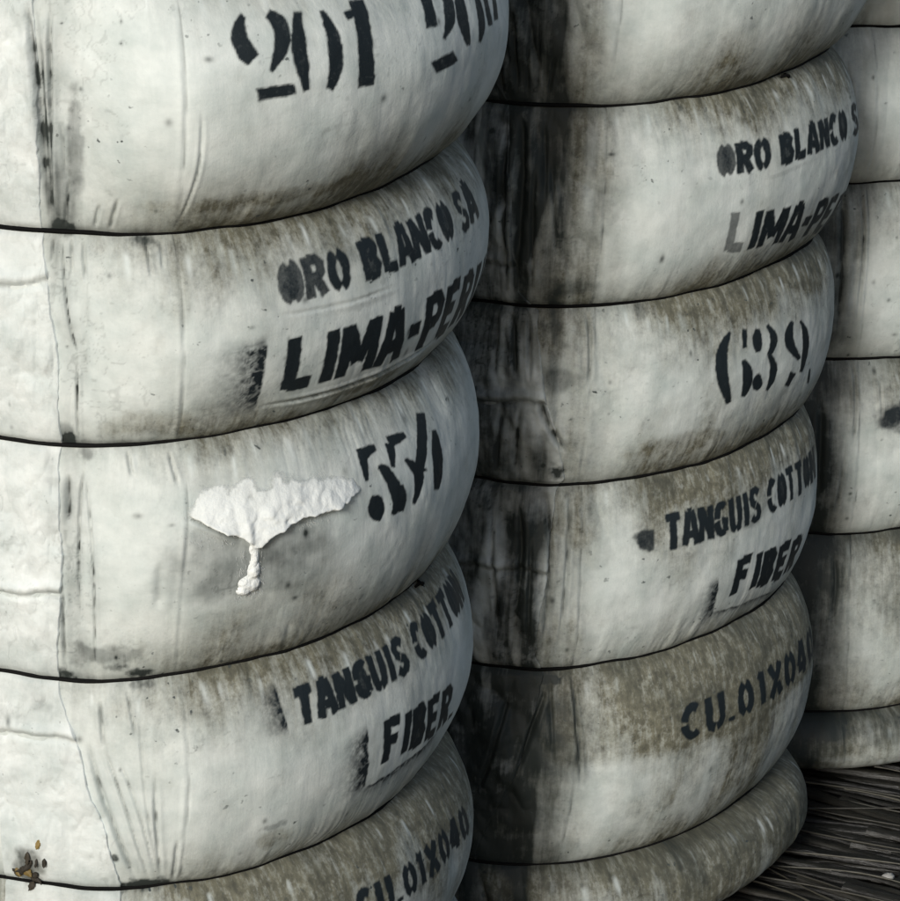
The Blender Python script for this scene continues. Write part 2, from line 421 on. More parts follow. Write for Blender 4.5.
def smear(b, S, Z, p0, p1, reach, amt, side=-1):
    """overspray that stopped dead at the stencil's edge p0-p1 and fades away on one side"""
    (s0, z0), (s1, z1) = px(b, *p0), px(b, *p1)
    L = math.hypot(s1 - s0, z1 - z0); tx, tz = (s1 - s0) / L, (z1 - z0) / L
    al = (S - s0) * tx + (Z - z0) * tz; ac = side * (-(S - s0) * tz + (Z - z0) * tx)
    ac = ac + .0015 * fbm(S * 120, Z * 120, 31, 2)
    edge = sst(-.001, .0012, ac); al_n = al / L
    env = sst(-.30, .10, al_n) * (1 - sst(.80, 1.12, al_n))
    grit = .95 + .45 * fbm(S * 260, Z * 260, 33, 2) + .3 * vn(S * 900, Z * 900, 35)
    return amt * edge * env * np.exp(-(np.maximum(ac, 0) / reach) ** 1.3) * np.clip(grit, 0, 1.3)

def blob(b, S, Z, c, r, rough=.5, seed=0, soft=.5):
    s0, z0 = px(b, *c)
    fq = max(45.0, .9 / min(r)); d = np.hypot((S - s0) / r[0], (Z - z0) / r[1]) + rough * (.55 * fbm(S * 45, Z * 45, 40 + seed, 4) + .75 * fbm(S * fq, Z * fq, 47 + seed, 4))
    return 1 - sst(1 - soft, 1 + soft * .6, d)

# ------------------------------------------------------------------ the three bales
Z0 = .215      # height of this floor in the survey frame
def bale(x, y, phi, E_, Tf, n, lx, ly, **kw):
    return Bale(x + lx * Z0, y + ly * Z0, phi, E_, Tf, n, lx, ly, **kw)

b1 = bale(-.3590, 2.2174, .3444, .2290, .2970, 2.16, .0236, .0032, Tb=.20, flat=.30,
          wires=[.150, .3256, .5096, .7077, .8739, 1.065, 1.23], top=1.36,
          Bc=[.05, .041, .035, .036, .038, .051, .05, .03], Bf=.006, seed=1, fold=.085)
b1.seam, b1.flat_rough = .19, .25
b1.slant = [0, 30, 190, -40, 20, 30, 0, 0]
b2 = bale(.0051, 2.6696, .4158, .2030, .2966, 1.95, .0450, .0376, Tb=.15, flat=.30,
          wires=[.102, .3095, .4917, .6665, .8538, 1.04, 1.21], top=1.35,
          Bc=[.045, .038, .026, .028, .036, .043, .04, .03], Bf=.007, seed=2, fold=.080)
b2.seam, b2.flat_rough = .11, 1.0
b2.slant = [0, -120, 40, 60, 20, 30, 0, 0]
b3 = bale(.264, 3.102, .4158, .27, .22, 2.05, 0, 0, Tb=.19, flat=.30,
          wires=[.0805, .2889, .488, .682, .845, 1.03, 1.20], top=1.34,
          Bc=[.03, .030, .030, .030, .030, .030, .03, .03], Bf=.007, seed=3, fold=.040)
b3.seam, b3.flat_rough = .06, .7
b3.slant = [0, 30, -60, 50, 20, 0, 0, 0]
for b, lo, hi in ((b1, -.02, .50), (b2, -.06, .48), (b3, -.06, .26)):
    b.lo, b.hi = lo, hi; b.polys = []; px_table(b, lo, hi, 0, 1.3)
for b, f_, s_ in ((b1, (62, 440 - 90), (180, 340)), (b2, (560, 390), (588, 390)), (b3, (836, 440), (857, 440))):
    b.fold = px(b, *f_)[0]; b.seam = px(b, *s_)[0]

# creases of the cloth, traced where the photograph shows them
for b in (b1, b2, b3): b.new_creases = []
for pts, a in (([(28, 2), (36, 60), (43, 140), (50, 228)], (.0026, .0040, .75)), ([(50, 2), (51, 100), (54, 226)], (.0015, .003, .5)), ([(38, 10), (46, 120), (53, 222)], (.002, .003, .6)),
               ([(70, 178), (66, 228)], (.0014, .002, .4)), ([(100, 203), (95, 230)], (.0012, .002, .4)), ([(118, 198), (110, 230)], (.0012, .002, .35)), ([(201, 110), (198, 170), (174, 228)], (.0010, .0014, .35)),
               ([(62, 120), (66, 180)], (.0016, .002, .3)),
               ([(63, 238), (65, 285), (72, 330), (78, 352)], (.0010, .0018, .75)), ([(78, 352), (78, 400), (80, 440)], (.0010, .0018, .55)), ([(72, 238), (73, 276)], (.0010, .0016, .4)), ([(54, 238), (53, 262)], (.001, .0016, .4)),
               ([(84, 240), (86, 282)], (.0013, .002, .3)), ([(145, 240), (152, 278)], (.0010, .0016, .45)), ([(160, 240), (163, 270)], (.0010, .0016, .3)), ([(88, 290), (86, 400)], (.003, .0016, .12)),
               ([(84, 470), (80, 520), (80, 622)], (.0010, .0020, .65)), ([(86, 476), (92, 540), (95, 600), (95, 674)], (.0010, .0020, .65)), ([(69, 474), (70, 524)], (.0022, .0024, .6)), ([(63, 585), (66, 672)], (.0014, .002, .5)),
               ([(127, 450), (133, 478)], (.0012, .0018, .4)), ([(168, 450), (178, 486)], (.0012, .0018, .4)), ([(160, 560), (158, 610)], (.003, .0016, .1)),
               ([(88, 742), (108, 810), (138, 882)], (.0020, .0034, .45)), ([(104, 748), (124, 804), (150, 882)], (.0012, .002, .45)), ([(100, 700), (104, 748)], (.0014, .002, .45)), ([(127, 690), (136, 738)], (.0010, .0018, .6)),
               ([(155, 772), (157, 836), (161, 876)], (.0014, .0022, .45)), ([(118, 760), (138, 810), (156, 878)], (.0010, .0016, .35)), ([(140, 720), (146, 800), (158, 876)], (.0010, .0012, .2)), ([(178, 840), (172, 880)], (.0014, .002, .45)),
               ([(290, 620), (283, 655)], (.003, .001, 0.0)), ([(258, 406), (330, 393), (400, 362), (440, 335)], (.0016, .003, .5)), ([(275, 315), (340, 305), (400, 285)], (.0014, .0006, .15)), ([(188, 518), (215, 529), (243, 541)], (.0016, .0030, .9)), ([(268, 534), (300, 516), (346, 500)], (.0014, .0026, .8))):  # last two: shadow and soot under the torn lip, put into the colour
    crease(b1, pts, *a)
for pts, a in (([(500, 2), (502, 50), (504, 92)], (.0024, .004, .6)), ([(517, 2), (519, 94)], (.0016, .003, .5)), ([(541, 15), (538, 96)], (.0012, .002, .4)), ([(556, 55), (548, 97)], (.0012, .002, .35)), ([(530, 40), (528, 95)], (.0012, .002, .3)),
               ([(521, 112), (527, 150), (520, 205), (517, 292)], (.0032, .005, .9)), ([(511, 118), (508, 292)], (.0024, .004, .7)), ([(536, 160), (533, 290)], (.0016, .0026, .5)), ([(552, 165), (557, 255)], (.0016, .002, .35)), ([(545, 120), (546, 200)], (.0016, .002, .35)),
               ([(586, 308), (590, 350), (586, 388)], (.0016, .0030, .65)), ([(541, 394), (549, 422), (567, 452)], (.0024, .0055, 1.1)), ([(514, 304), (518, 380)], (.0022, .0036, .7)), ([(530, 312), (531, 380)], (.0016, .003, .5)),
               ([(500, 310), (496, 380)], (.002, .003, .6)), ([(505, 400), (498, 470)], (.002, .003, .6)), ([(522, 405), (515, 470)], (.002, .003, .6)),
               ([(569, 490), (567, 560), (557, 655)], (.0016, .003, .5)), ([(546, 490), (550, 560), (540, 655)], (.002, .003, .6)), ([(520, 500), (522, 560), (512, 650)], (.0024, .004, .6)), ([(532, 530), (528, 650)], (.0016, .003, .5)), ([(495, 500), (500, 640)], (.002, .003, .5)),
               ([(546, 690), (531, 730), (514, 782)], (.0020, .0036, .35)), ([(570, 672), (577, 730), (579, 785)], (.0014, .0028, .5)), ([(512, 678), (494, 750), (478, 790)], (.002, .0036, .5)), ([(550, 680), (552, 760)], (.0016, .002, .2))):
    crease(b2, pts, *a)
for pts, a in (([(861, 190), (864, 250), (856, 325)], (.0014, .0024, .4)), ([(852, 362), (856, 400), (853, 445)], (.0014, .0026, .6)), ([(834, 555), (836, 590), (832, 625)], (.0022, .0034, .3)), ([(845, 455), (835, 515)], (.0014, .002, .25)),
               ([(842, 190), (838, 330)], (.003, .004, .4)), ([(822, 400), (818, 500)], (.003, .004, .5)), ([(880, 380), (882, 420)], (.001, .0014, .2)), ([(846, 60), (848, 170)], (.003, .004, .3))):
    crease(b3, pts, *a)
for b in (b1, b2, b3): b.creases = b.new_creases

# numerals and words, bale stencilled 554
O2, S2 = (200, 0), 2.8125
for pts, wd in (([(120, 45), (108, 105), (148, 168)], [10, 36, 34]), ([(190, 38), (232, 100), (200, 200)], [20, 36, 5]),
                ([(165, 268), (270, 250)], [26, 22]), ([(274, 36), (282, 140), (304, 255)], [14, 34, 12]),
                ([(342, 32), (384, 145), (370, 252)], [8, 32, 14]), ([(412, 46), (446, 26)], [14, 20]), ([(436, 0), (472, 242)], [30, 34])):
    mark(b1, pts, wd, .97, O2, S2)
for pts, wd in (([(630, -12), (650, 74)], [22, 26]), ([(690, -10), (702, 46), (684, 106)], [18, 24, 5]), ([(655, 190), (715, 158)], [26, 24]),
                ([(728, -10), (738, 50), (754, 126)], [14, 26, 8]), ([(776, -8), (790, 55), (786, 118)], [8, 15, 5]),
                ([(800, -10), (815, 70)], [9, 10]), ([(824, -10), (832, 55)], [7, 8])):
    mark(b1, pts, wd, .95, O2, S2)
text(b1, 'ORO BLANCO SA', (282, 304), (279, 264), 4, (367, 281), .25, fill=(0, 4, 9), amt=.97, faint={0: .88, 1: .92})
text(b1, 'LIMA-PERU', (281, 390), (295, 338), 3, (374, 366), .24)
O3, S3 = (200, 400), 3.0
for pts, wd in (([(478, 168), (526, 142)], [34, 14]), ([(486, 160), (500, 240)], [22, 8]), ([(528, 288), (528, 325), (528, 360)], [18, 38, 14]),
                ([(536, 202), (566, 225), (588, 285), (574, 342)], [8, 22, 28, 6]), ([(566, 128), (613, 104)], [32, 12]), ([(570, 130), (580, 202)], [22, 8]),
                ([(600, 256), (598, 295), (600, 332)], [12, 32, 14]), ([(618, 178), (642, 200), (656, 232), (640, 312)], [8, 22, 24, 5]),
                ([(660, 40), (658, 212)], [20, 22]), ([(650, 216), (678, 208)], [10, 6]), ([(700, 92), (712, 180), (708, 266)], [10, 26, 12])):
    mark(b1, pts, wd, 1, O3, S3)
text(b1, 'TANGUIS COTTON', (299, 726), (292, 691), 8, (418, 661), .27, fill=(3, 9, 12))
text(b1, 'FIBER.', (381, 763), (388, 720), 2, (409, 750), .27, fill=(2,))
text(b1, 'CU.01X040', (359, 926), (354, 894), 6, (443, 866), .25)
# bale stencilled 639
text(b2, 'ORO BLANCO SA', (719, 176), (717, 146), 4, (781, 164), .27, fill=(0, 4, 9), amt=.96, faint={0: .88})
text(b2, 'LIMA-PERU', (724, 250), (729, 214), 3, (779, 242), .24, amt=.97, faint={0: .7})
O4, S4 = (620, 280), 3.214
for pts, wd in (([(350, 168), (324, 280), (346, 392)], [7, 30, 12]), ([(396, 258), (408, 310), (392, 372)], [8, 28, 8]), ([(400, 160), (402, 218)], [9, 12]),
                ([(444, 158), (444, 195), (446, 232)], [12, 24, 12]), ([(476, 148), (496, 190), (482, 240)], [6, 18, 8]), ([(482, 240), (496, 290), (472, 354)], [8, 18, 5]),
                ([(446, 302), (442, 330), (434, 352)], [8, 26, 12]), ([(556, 136), (546, 195), (576, 252)], [6, 24, 8]), ([(582, 132), (600, 200), (580, 296)], [6, 16, 6]),
                ([(536, 340), (556, 298)], [10, 16]), ([(612, 286), (602, 330)], [4, 5])):
    mark(b2, pts, wd, .98, O4, S4)
text(b2, 'TANGUIS COTTON', (666, 550), (660, 517), 8, (769, 514), .25, fill=(9, 12))
text(b2, 'FIBER', (730, 595), (735, 561), 2, (757, 586), .28, fill=(2,))
text(b2, 'CU.01X040', (681, 741), (680, 708), 3, (739, 718), .25)

def dirt(b, k, S, Z):
    z0, z1 = b.lev[k], b.lev[k + 1]; dt = z1 - Z; db = Z - z0; sd_ = b.seed * 7 + k
    tA, tL, bA, bL, al = b.g.get(k, (.6, .03, .4, .02, .1))
    n_s = .5 + .5 * vn(S * 34, k * 5.1, sd_) ; n_f = .5 + .5 * vn(S * 210, Z * 6, sd_ + 2); n_m = .5 + .5 * fbm(S * 30, Z * 22, sd_ + 4, 3)
    lt = 1.25 * tL * (.45 + .75 * n_s + .5 * n_m); lb = bL * (.45 + .8 * n_s + .4 * n_m)
    cr = .30 + .70 * sst(.03, .13, S - b.fold)
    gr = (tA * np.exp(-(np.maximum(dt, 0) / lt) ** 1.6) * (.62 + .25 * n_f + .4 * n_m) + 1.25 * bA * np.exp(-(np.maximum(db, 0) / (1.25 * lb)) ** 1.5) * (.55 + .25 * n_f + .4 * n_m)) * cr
    gr = gr + al * (.35 + .9 * n_m) + .30 * sst(.56, .78, n_m) * sst(.4, .9, .5 + .5 * fbm(S * 120, Z * 60, sd_ + 6, 3)) * (1.0 if b is not b1 else .6)
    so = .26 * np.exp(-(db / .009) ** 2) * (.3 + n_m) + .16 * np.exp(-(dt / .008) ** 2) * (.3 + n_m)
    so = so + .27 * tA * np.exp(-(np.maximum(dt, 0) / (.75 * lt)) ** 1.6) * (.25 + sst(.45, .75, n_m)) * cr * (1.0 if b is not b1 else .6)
    # clean scuffs on the pleats just under the tie
    r = random.Random(sd_ * 13)
    s = b.lo
    while s < b.hi:
        s += r.uniform(.012, .050); L = r.uniform(.012, .024); top_ = z1 - r.uniform(.006, .016); sl_ = r.uniform(-.15, .10); wd_ = r.uniform(.0014, .0026)
        d = (S - s - (Z - top_) * sl_) / wd_; am = r.uniform(.30, .85)
        gr = gr * (1 - am * np.exp(-d * d) * sst(top_ - L, top_ - L * .4, Z) * (1 - sst(top_ - .003, top_ + .003, Z)))
    # dark hairline cracks and creases
    ms = sst(.0, .5, fbm(S * 12, Z * 10, sd_ + 15, 2))
    so = so + .20 * ms * sst(.955, .995, 1 - np.abs(fbm(S * 46 + .6 * vn(S * 160, Z * 160, 3), Z * 12, sd_ + 16, 3)))
    so = so + .22 * (1 - ms) * sst(.965, .995, 1 - np.abs(fbm(S * 20, Z * 34 + .5 * vn(S * 140, Z * 140, 4), sd_ + 19, 3))) * sst(.2, .6, vn(S * 18, Z * 18, sd_ + 20))
    # seam line picks up dirt
    d = S - (b.seam + .004 * vn(Z * 7, 3, b.seed * 11 + k)) - .003
    so = so + .50 * np.exp(-(d / .0007) ** 2) * np.clip(.35 + .8 * vn(Z * 70, k, 3), 0, 1)
    for kk, P, wd, dep, dk in b.creases:  # crease darkening; the torn lip's lines carry its painted shadow
        if kk != k or dk == 0: continue
        d, al_ = line_dist(P, S, Z, .012)
        if d is None: continue
        tp = np.clip(np.minimum(al_, 1 - al_) * 4, 0, 1)
        so = so + dk * 1.5 * tp * np.exp(-((d + .0006 * vn(S * 60, Z * 150, 18)) / (wd * .55)) ** 2) * np.clip(.7 + .7 * vn(S * 300, Z * 110, 17), .15, 1.4) + dk * .22 * tp * np.exp(-(d / (wd * 3.5)) ** 2)
    # specks
    for i in range(16):
        cs, cz, rad = r.uniform(b.lo, b.hi), r.uniform(z0, z1), r.uniform(.0008, .0024)
        so = np.maximum(so, r.uniform(.4, .9) * np.exp(-((S - cs) ** 2 / (rad * r.uniform(.7, 1.6)) ** 2 + (Z - cz) ** 2 / (rad * r.uniform(.8, 2.0)) ** 2)))
    return gr, so

b1.g = {0: (.8, .06, .3, .02, .2), 1: (1.45, .055, .5, .02, .46), 2: (1.35, .036, .8, .024, .10), 3: (1.0, .022, 1.0, .030, .14),
        4: (1.25, .030, 1.0, .022, .10), 5: (.5, .02, 1.2, .030, .09), 6: (.5, .02, .5, .02, .1)}
b2.g = {0: (1.2, .05, .3, .03, .95), 1: (1.55, .090, .8, .024, .18), 2: (1.55, .046, .7, .022, .16), 3: (1.5, .038, 1.1, .026, .18),
        4: (1.35, .032, 1.1, .024, .14), 5: (.6, .02, 1.1, .032, .18)}
b3.g = {0: (.9, .03, .2, .02, 1.0), 1: (1.7, .090, 1.0, .03, .42), 2: (1.7, .056, .8, .025, .22), 3: (1.6, .056, .6, .02, .18), 4: (1.2, .03, .5, .02, .15)}

def special(b, k, S, Z, gr, so, ink):
    if b is b1:
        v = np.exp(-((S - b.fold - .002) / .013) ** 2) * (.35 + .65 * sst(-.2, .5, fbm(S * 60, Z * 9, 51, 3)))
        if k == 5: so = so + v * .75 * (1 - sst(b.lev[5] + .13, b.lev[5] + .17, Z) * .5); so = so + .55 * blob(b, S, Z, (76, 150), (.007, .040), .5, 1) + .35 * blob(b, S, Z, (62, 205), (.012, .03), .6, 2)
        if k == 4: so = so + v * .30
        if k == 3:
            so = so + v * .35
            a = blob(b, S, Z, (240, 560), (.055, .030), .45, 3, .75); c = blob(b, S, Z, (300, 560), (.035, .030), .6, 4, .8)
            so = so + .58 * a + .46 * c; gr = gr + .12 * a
            so = so + .5 * blob(b, S, Z, (110, 655), (.03, .010), .9, 5, .5)
            gr = gr + .3 * blob(b, S, Z, (300, 600), (.06, .02), .8, 6, .8)
        if k == 2:
            so = so + v * .15
            gr = gr + .55 * blob(b, S, Z, (270, 840), (.014, .010), .9, 7); so = so + .5 * blob(b, S, Z, (276, 826), (.010, .004), 1.0, 8)
            ink = np.maximum(ink, smear(b, S, Z, (287, 727), (275, 684), .012, 1.05, 1)); ink = np.maximum(ink, smear(b, S, Z, (365, 783), (366, 728), .018, 1.15, 1))
            ink = np.maximum(ink, 1.0 * smear(b, S, Z, (372, 783), (436, 733), .008, 1.1, -1))
            so = so + .9 * blob(b, S, Z, (115, 857), (.003, .004), .4, 9)
        if k == 4:
            ink = np.maximum(ink, smear(b, S, Z, (257, 402), (266, 338), .022, 1.1, 1))
            gr = gr + .5 * blob(b, S, Z, (150, 425), (.03, .012), .7, 10); gr = gr + .45 * blob(b, S, Z, (360, 385), (.06, .006), .6, 11)
            so = so + .5 * blob(b, S, Z, (67, 430), (.006, .008), .5, 12) + .25 * blob(b, S, Z, (370, 303), (.03, .003), .9, 13)
        if k == 5: gr = gr + .4 * blob(b, S, Z, (290, 195), (.09, .008), .7, 14)
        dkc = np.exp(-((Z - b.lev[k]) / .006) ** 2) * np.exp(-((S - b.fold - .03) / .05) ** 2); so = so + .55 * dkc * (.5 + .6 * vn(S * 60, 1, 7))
        for c_, r_, a_ in (((62, 228), (.008, .006), .8), ((140, 240), (.012, .004), .8), ((66, 438), (.008, .006), .9), ((88, 452), (.008, .006), .5), ((62, 676), (.008, .006), 1.0), ((140, 672), (.009, .004), .9), ((142, 684), (.010, .004), .6),
                           ((140, 884), (.022, .006), 1.0), ((115, 668), (.008, .004), .6), ((205, 600), (.02, .02), .12), ((72, 882), (.01, .004), .6)):  # dirt at the ties, plus the shade of a gap put into the colour
            if b.lev[k] - .01 < px(b, *c_)[1] < b.lev[k + 1] + .01: so = so + a_ * blob(b, S, Z, c_, r_, 1.1, int(c_[0]), .7)
    if b is b2:
        for c_, r_, a_ in (((556, 472), (.007, .009), 1.2), ((553, 680), (.009, .003), 1.1), ((520, 100), (.01, .006), .7), ((600, 200), (.012, .03), .25), ((575, 285), (.02, .012), .35)):  # first one paints the shade inside a hole
            if b.lev[k] - .01 < px(b, *c_)[1] < b.lev[k + 1] + .01: so = so + a_ * blob(b, S, Z, c_, r_, 1.0, int(c_[0]), .6)
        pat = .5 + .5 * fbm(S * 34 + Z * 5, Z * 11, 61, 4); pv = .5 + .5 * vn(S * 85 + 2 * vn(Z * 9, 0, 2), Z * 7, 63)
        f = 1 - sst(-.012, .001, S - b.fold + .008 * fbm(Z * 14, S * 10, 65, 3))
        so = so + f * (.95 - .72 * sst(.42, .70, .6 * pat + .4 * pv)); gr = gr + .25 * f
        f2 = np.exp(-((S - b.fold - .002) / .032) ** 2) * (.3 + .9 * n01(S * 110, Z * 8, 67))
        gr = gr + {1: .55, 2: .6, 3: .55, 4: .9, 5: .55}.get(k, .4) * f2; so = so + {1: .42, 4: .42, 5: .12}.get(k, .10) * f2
        if k == 1:                      # tide line across the lowest full bulge
            line = b.lev[1] + .118 + .010 * fbm(S * 16, 2, 71, 3)
            gr = gr + .50 * sst(line - .008, line + .008, Z) * (.6 + .5 * n01(S * 60, Z * 40, 73)); so = so + .5 * (1 - sst(-.01, .05, S - b.fold)) 
            so = so + .30 * blob(b, S, Z, (530, 740), (.05, .05), .5, 20, .8)
        if k == 2:
            ink = np.maximum(ink, .9 * blob(b, S, Z, (648, 540), (.010, .010), 1.1, 21, .4) * (1 - sst(-.001, .001, S - px(b, 655, 545)[0])))
            ink = np.maximum(ink, smear(b, S, Z, (712, 614), (718, 577), .014, 1.05, 1)); ink = np.maximum(ink, .9 * smear(b, S, Z, (716, 611), (776, 588), .005, 1.0, -1))
            gr = gr + .5 * blob(b, S, Z, (700, 490), (.05, .006), .6, 22); ink = np.maximum(ink, .35 * blob(b, S, Z, (745, 523), (.03, .006), .8, 23))
        if k == 3: so = so + .5 * blob(b, S, Z, (640, 310), (.005, .008), .5, 24) + .55 * blob(b, S, Z, (556, 378), (.016, .014), .5, 25, .6); gr = gr + .4 * blob(b, S, Z, (690, 440), (.05, .012), .8, 26)
        if k == 4: so = so + .35 * blob(b, S, Z, (590, 150), (.006, .035), .5, 27) + .5 * blob(b, S, Z, (758, 294 - 30), (.006, .003), .5, 28); so = so + .22 * blob(b, S, Z, (790, 170), (.04, .0022), .8, 29)
    if b is b3:
        f = 1 - sst(-.02, .035, S - b.fold + .012 * fbm(Z * 14, S * 10, 81, 3)); pat = .5 + .5 * fbm(S * 30, Z * 11, 83, 3)
        so = so + f * (1.25 - .5 * sst(.45, .75, pat)) * (0.3 if k >= 4 else 1); gr = gr + .3 * f  # shade on the left part painted in as darkening, with some grime
        if k in (1, 2): so = so + (.34 if k == 1 else .22) * (.4 + pat) * sst(.25, .85, (Z - b.lev[k]) / (b.lev[k + 1] - b.lev[k]))
        if k == 2: ink = np.maximum(ink, .95 * blob(b, S, Z, (894, 414), (.014, .016), .9, 30, .5))
    if k == 0 and b is not b1:
        n_ = .5 + .5 * fbm(S * 60, Z * 60, 111, 4); so = so + (.30 if b is b2 else .62) * (.5 + n_) * sst(.02, .07, Z)
        gr = gr * (1 - .6 * sst(.5, .7, n_) * (1 - sst(.02, .05, Z)))
    return gr, so, ink

def n01(x, y, s): return .5 + .5 * vn(x, y, s)

def tag(o, label=None, cat=None, group=None, kind=None):
    for k_, v_ in (('label', label), ('category', cat), ('group', group), ('kind', kind)):
        if v_: o[k_] = v_
    return o

def attrs_for(b, k, S, Z, ink=True):
    gr, so = dirt(b, k, S, Z)
    ik = rast(b, S, Z) if ink else np.zeros(S.shape)
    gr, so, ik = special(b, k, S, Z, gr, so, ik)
    uv = np.stack([S, Z, np.full(S.shape, b.seed * 3.0)], -1)
    return {'grime': np.clip(gr, 0, 1.3), 'soot_shade': np.clip(so, 0, 1.2), 'ink': np.clip(ik, 0, 1), 'cloth': uv.reshape(-1, 3)}

def build_bale(b, root_label, bulge_labels, vis, ds, dz, group):
    cx, cy = float(np.mean(b.X)), float(np.mean(b.Y))
    root = bpy.data.objects.new('cotton_bale', None); sc.collection.objects.link(root)
    root.location = (cx, cy, 0); root.empty_display_size = .1
    tag(root, root_label, 'cotton bale', group); b.root = root; b.o = np.array([cx, cy, 0])
    sv = np.arange(b.lo, b.hi, ds)
    rest = np.linspace(sv[-1] + .006, b.lo + b.L - .006, int((b.L - (b.hi - b.lo)) / .010))
    cols = np.r_[sv, rest]; coarse = np.r_[np.arange(b.lo, b.hi, .005), rest]
    b.bulges = {}
    for k in range(len(b.lev) - 1):
        z0, z1 = b.lev[k], b.lev[k + 1]
        c = cols if k in vis else coarse
        nz = int((z1 - z0) / (dz if k in vis else .006))
        # rows bunched towards the ties where the profile is steep
        q = np.linspace(0, 1, nz); q = q * .75 + .25 * (.5 - .5 * np.cos(np.pi * q)); zz = z0 + (z1 - z0) * q
        S, Z = np.meshgrid(c, zz); P = b.surf(k, S, Z)
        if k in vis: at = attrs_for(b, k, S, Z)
        else: at = attrs_for(b, k, S, Z, False)
        if k in (0, len(b.lev) - 2):    # close the foot / the head
            row = P[0] if k == 0 else P[-1]; cen = row.mean(0)
            extra = [cen + (row - cen) * f for f in ((.03, .5, .9) if k == 0 else (.9, .5, .03))]
            P = np.concatenate([np.stack(extra), P] if k == 0 else [P, np.stack(extra)])
            for kk, a in at.items():
                a3 = a.reshape(nz, len(c), -1); e = np.repeat(a3[:1] if k == 0 else a3[-1:], 3, 0)
                a3 = np.concatenate([e, a3] if k == 0 else [a3, e]); at[kk] = a3.reshape(-1, 3) if kk == 'cloth' else a3.reshape(-1)
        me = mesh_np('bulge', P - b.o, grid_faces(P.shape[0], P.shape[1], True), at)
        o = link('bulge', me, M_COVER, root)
        if k in bulge_labels: o['label'] = bulge_labels[k]
        b.bulges[k] = o
    # tie wires
    for k in range(1, len(b.lev) - 1):
        sw = np.linspace(-b.s0, b.L - b.s0, 520, endpoint=False)
        x, y, nx, ny, cw = b.base(sw); z = b.lev[k] + b.wire_dz(sw, k); rad = .0020; wo_ = .0008 * vn(sw * 22, k * 2.0, 7) + .0004 * vn(sw * 90, k * 2.0, 8)
        an = np.linspace(0, 2 * np.pi, 8, endpoint=False)
        P = np.stack([np.stack([x + nx * (0.0008 + wo_ + rad * math.cos(a)) + b.lx * b.lev[k], y + ny * (0.0008 + wo_ + rad * math.cos(a)) + b.ly * b.lev[k], z + rad * math.sin(a)], -1) for a in an])
        P = np.concatenate([P, P[:1]])
        link('tie_wire', mesh_np('tie_wire', P - b.o, grid_faces(9, len(sw), True)), M_WIRE, root)
    return root

def side_cloth(b, edge_px, ks, lift, left, folds):
    """flat-side wrapping whose raw edge laps over the crown cloth"""
    e = np.array([px(b, *p) for p in edge_px]); e = e[np.argsort(e[:, 1])]
    for k in ks:
        z0, z1 = b.lev[k] + .001, b.lev[k + 1] - .001
        zz = np.linspace(z0, z1, int((z1 - z0) / .0013)); nc = 110
        ed = np.interp(zz, e[:, 1], e[:, 0]) + .0030 * fbm(zz * 26, k * 3.0, 91 + b.seed, 3) + .0005 * vn(zz * 240, k, 93)
        f = np.linspace(0, 1, nc)[None]; S = left + (ed[:, None] - left) * f; Z = np.repeat(zz[:, None], nc, 1)
        t = (Z - z0) / (z1 - z0); env = np.clip(4 * t * (1 - t), 0, 1) ** .6
        P = b.surf(k, S, Z); x, y, nx, ny, cw = b.base(S)
        de = ed[:, None] - S
        # an untidy horizontal fold runs across each panel
        fo = px(b, *folds[k])[1] if k in folds else 0; amp = 1.0 if k in folds else 0.0
        zf = fo + .006 * fbm(S * 24, k * 2.0, 97, 3)
        fold = amp * .0030 * np.exp(-((Z - zf) / .0045) ** 2) - amp * .0026 * np.exp(-((Z - zf + .007) / .003) ** 2)
        li = lift * (.75 + .5 * fbm(S * 40, Z * 40, 99 + k, 3)) * np.clip(env * 4, .25, 1) + fold * env + .0034 * np.abs(fbm(S * 50, Z * 26, 101 + k, 4)) * env
        li = np.where(de < .0006, -.003, li)
        P = P + np.stack([nx * li, ny * li, 0 * li], -1)
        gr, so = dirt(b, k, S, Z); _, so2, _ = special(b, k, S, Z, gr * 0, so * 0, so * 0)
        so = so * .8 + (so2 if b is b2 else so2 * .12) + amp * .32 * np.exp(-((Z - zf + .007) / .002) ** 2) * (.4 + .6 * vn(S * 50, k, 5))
        if b is b1:
            so = so + .22 * sst(.25, .6, fbm(S * 26, Z * 30, 103 + k, 4)); gr = gr * .35
            if k in (1, 2): br = blob(b, S, Z, (32, 866), (.012, .016), .8, 44, .6); so = so + .7 * br; gr = gr + .6 * br
        uv = np.stack([S + 3, Z, np.full(S.shape, b.seed * 3.0)], -1).reshape(-1, 3)
        o = link('side_cloth', mesh_np('side_cloth', P - b.o, grid_faces(len(zz), nc), {'grime': np.clip(gr, 0, 1.2), 'soot_shade': np.clip(so, 0, 1.2), 'ink': np.zeros(S.size), 'cloth': uv}), M_SIDE, b.bulges[k])

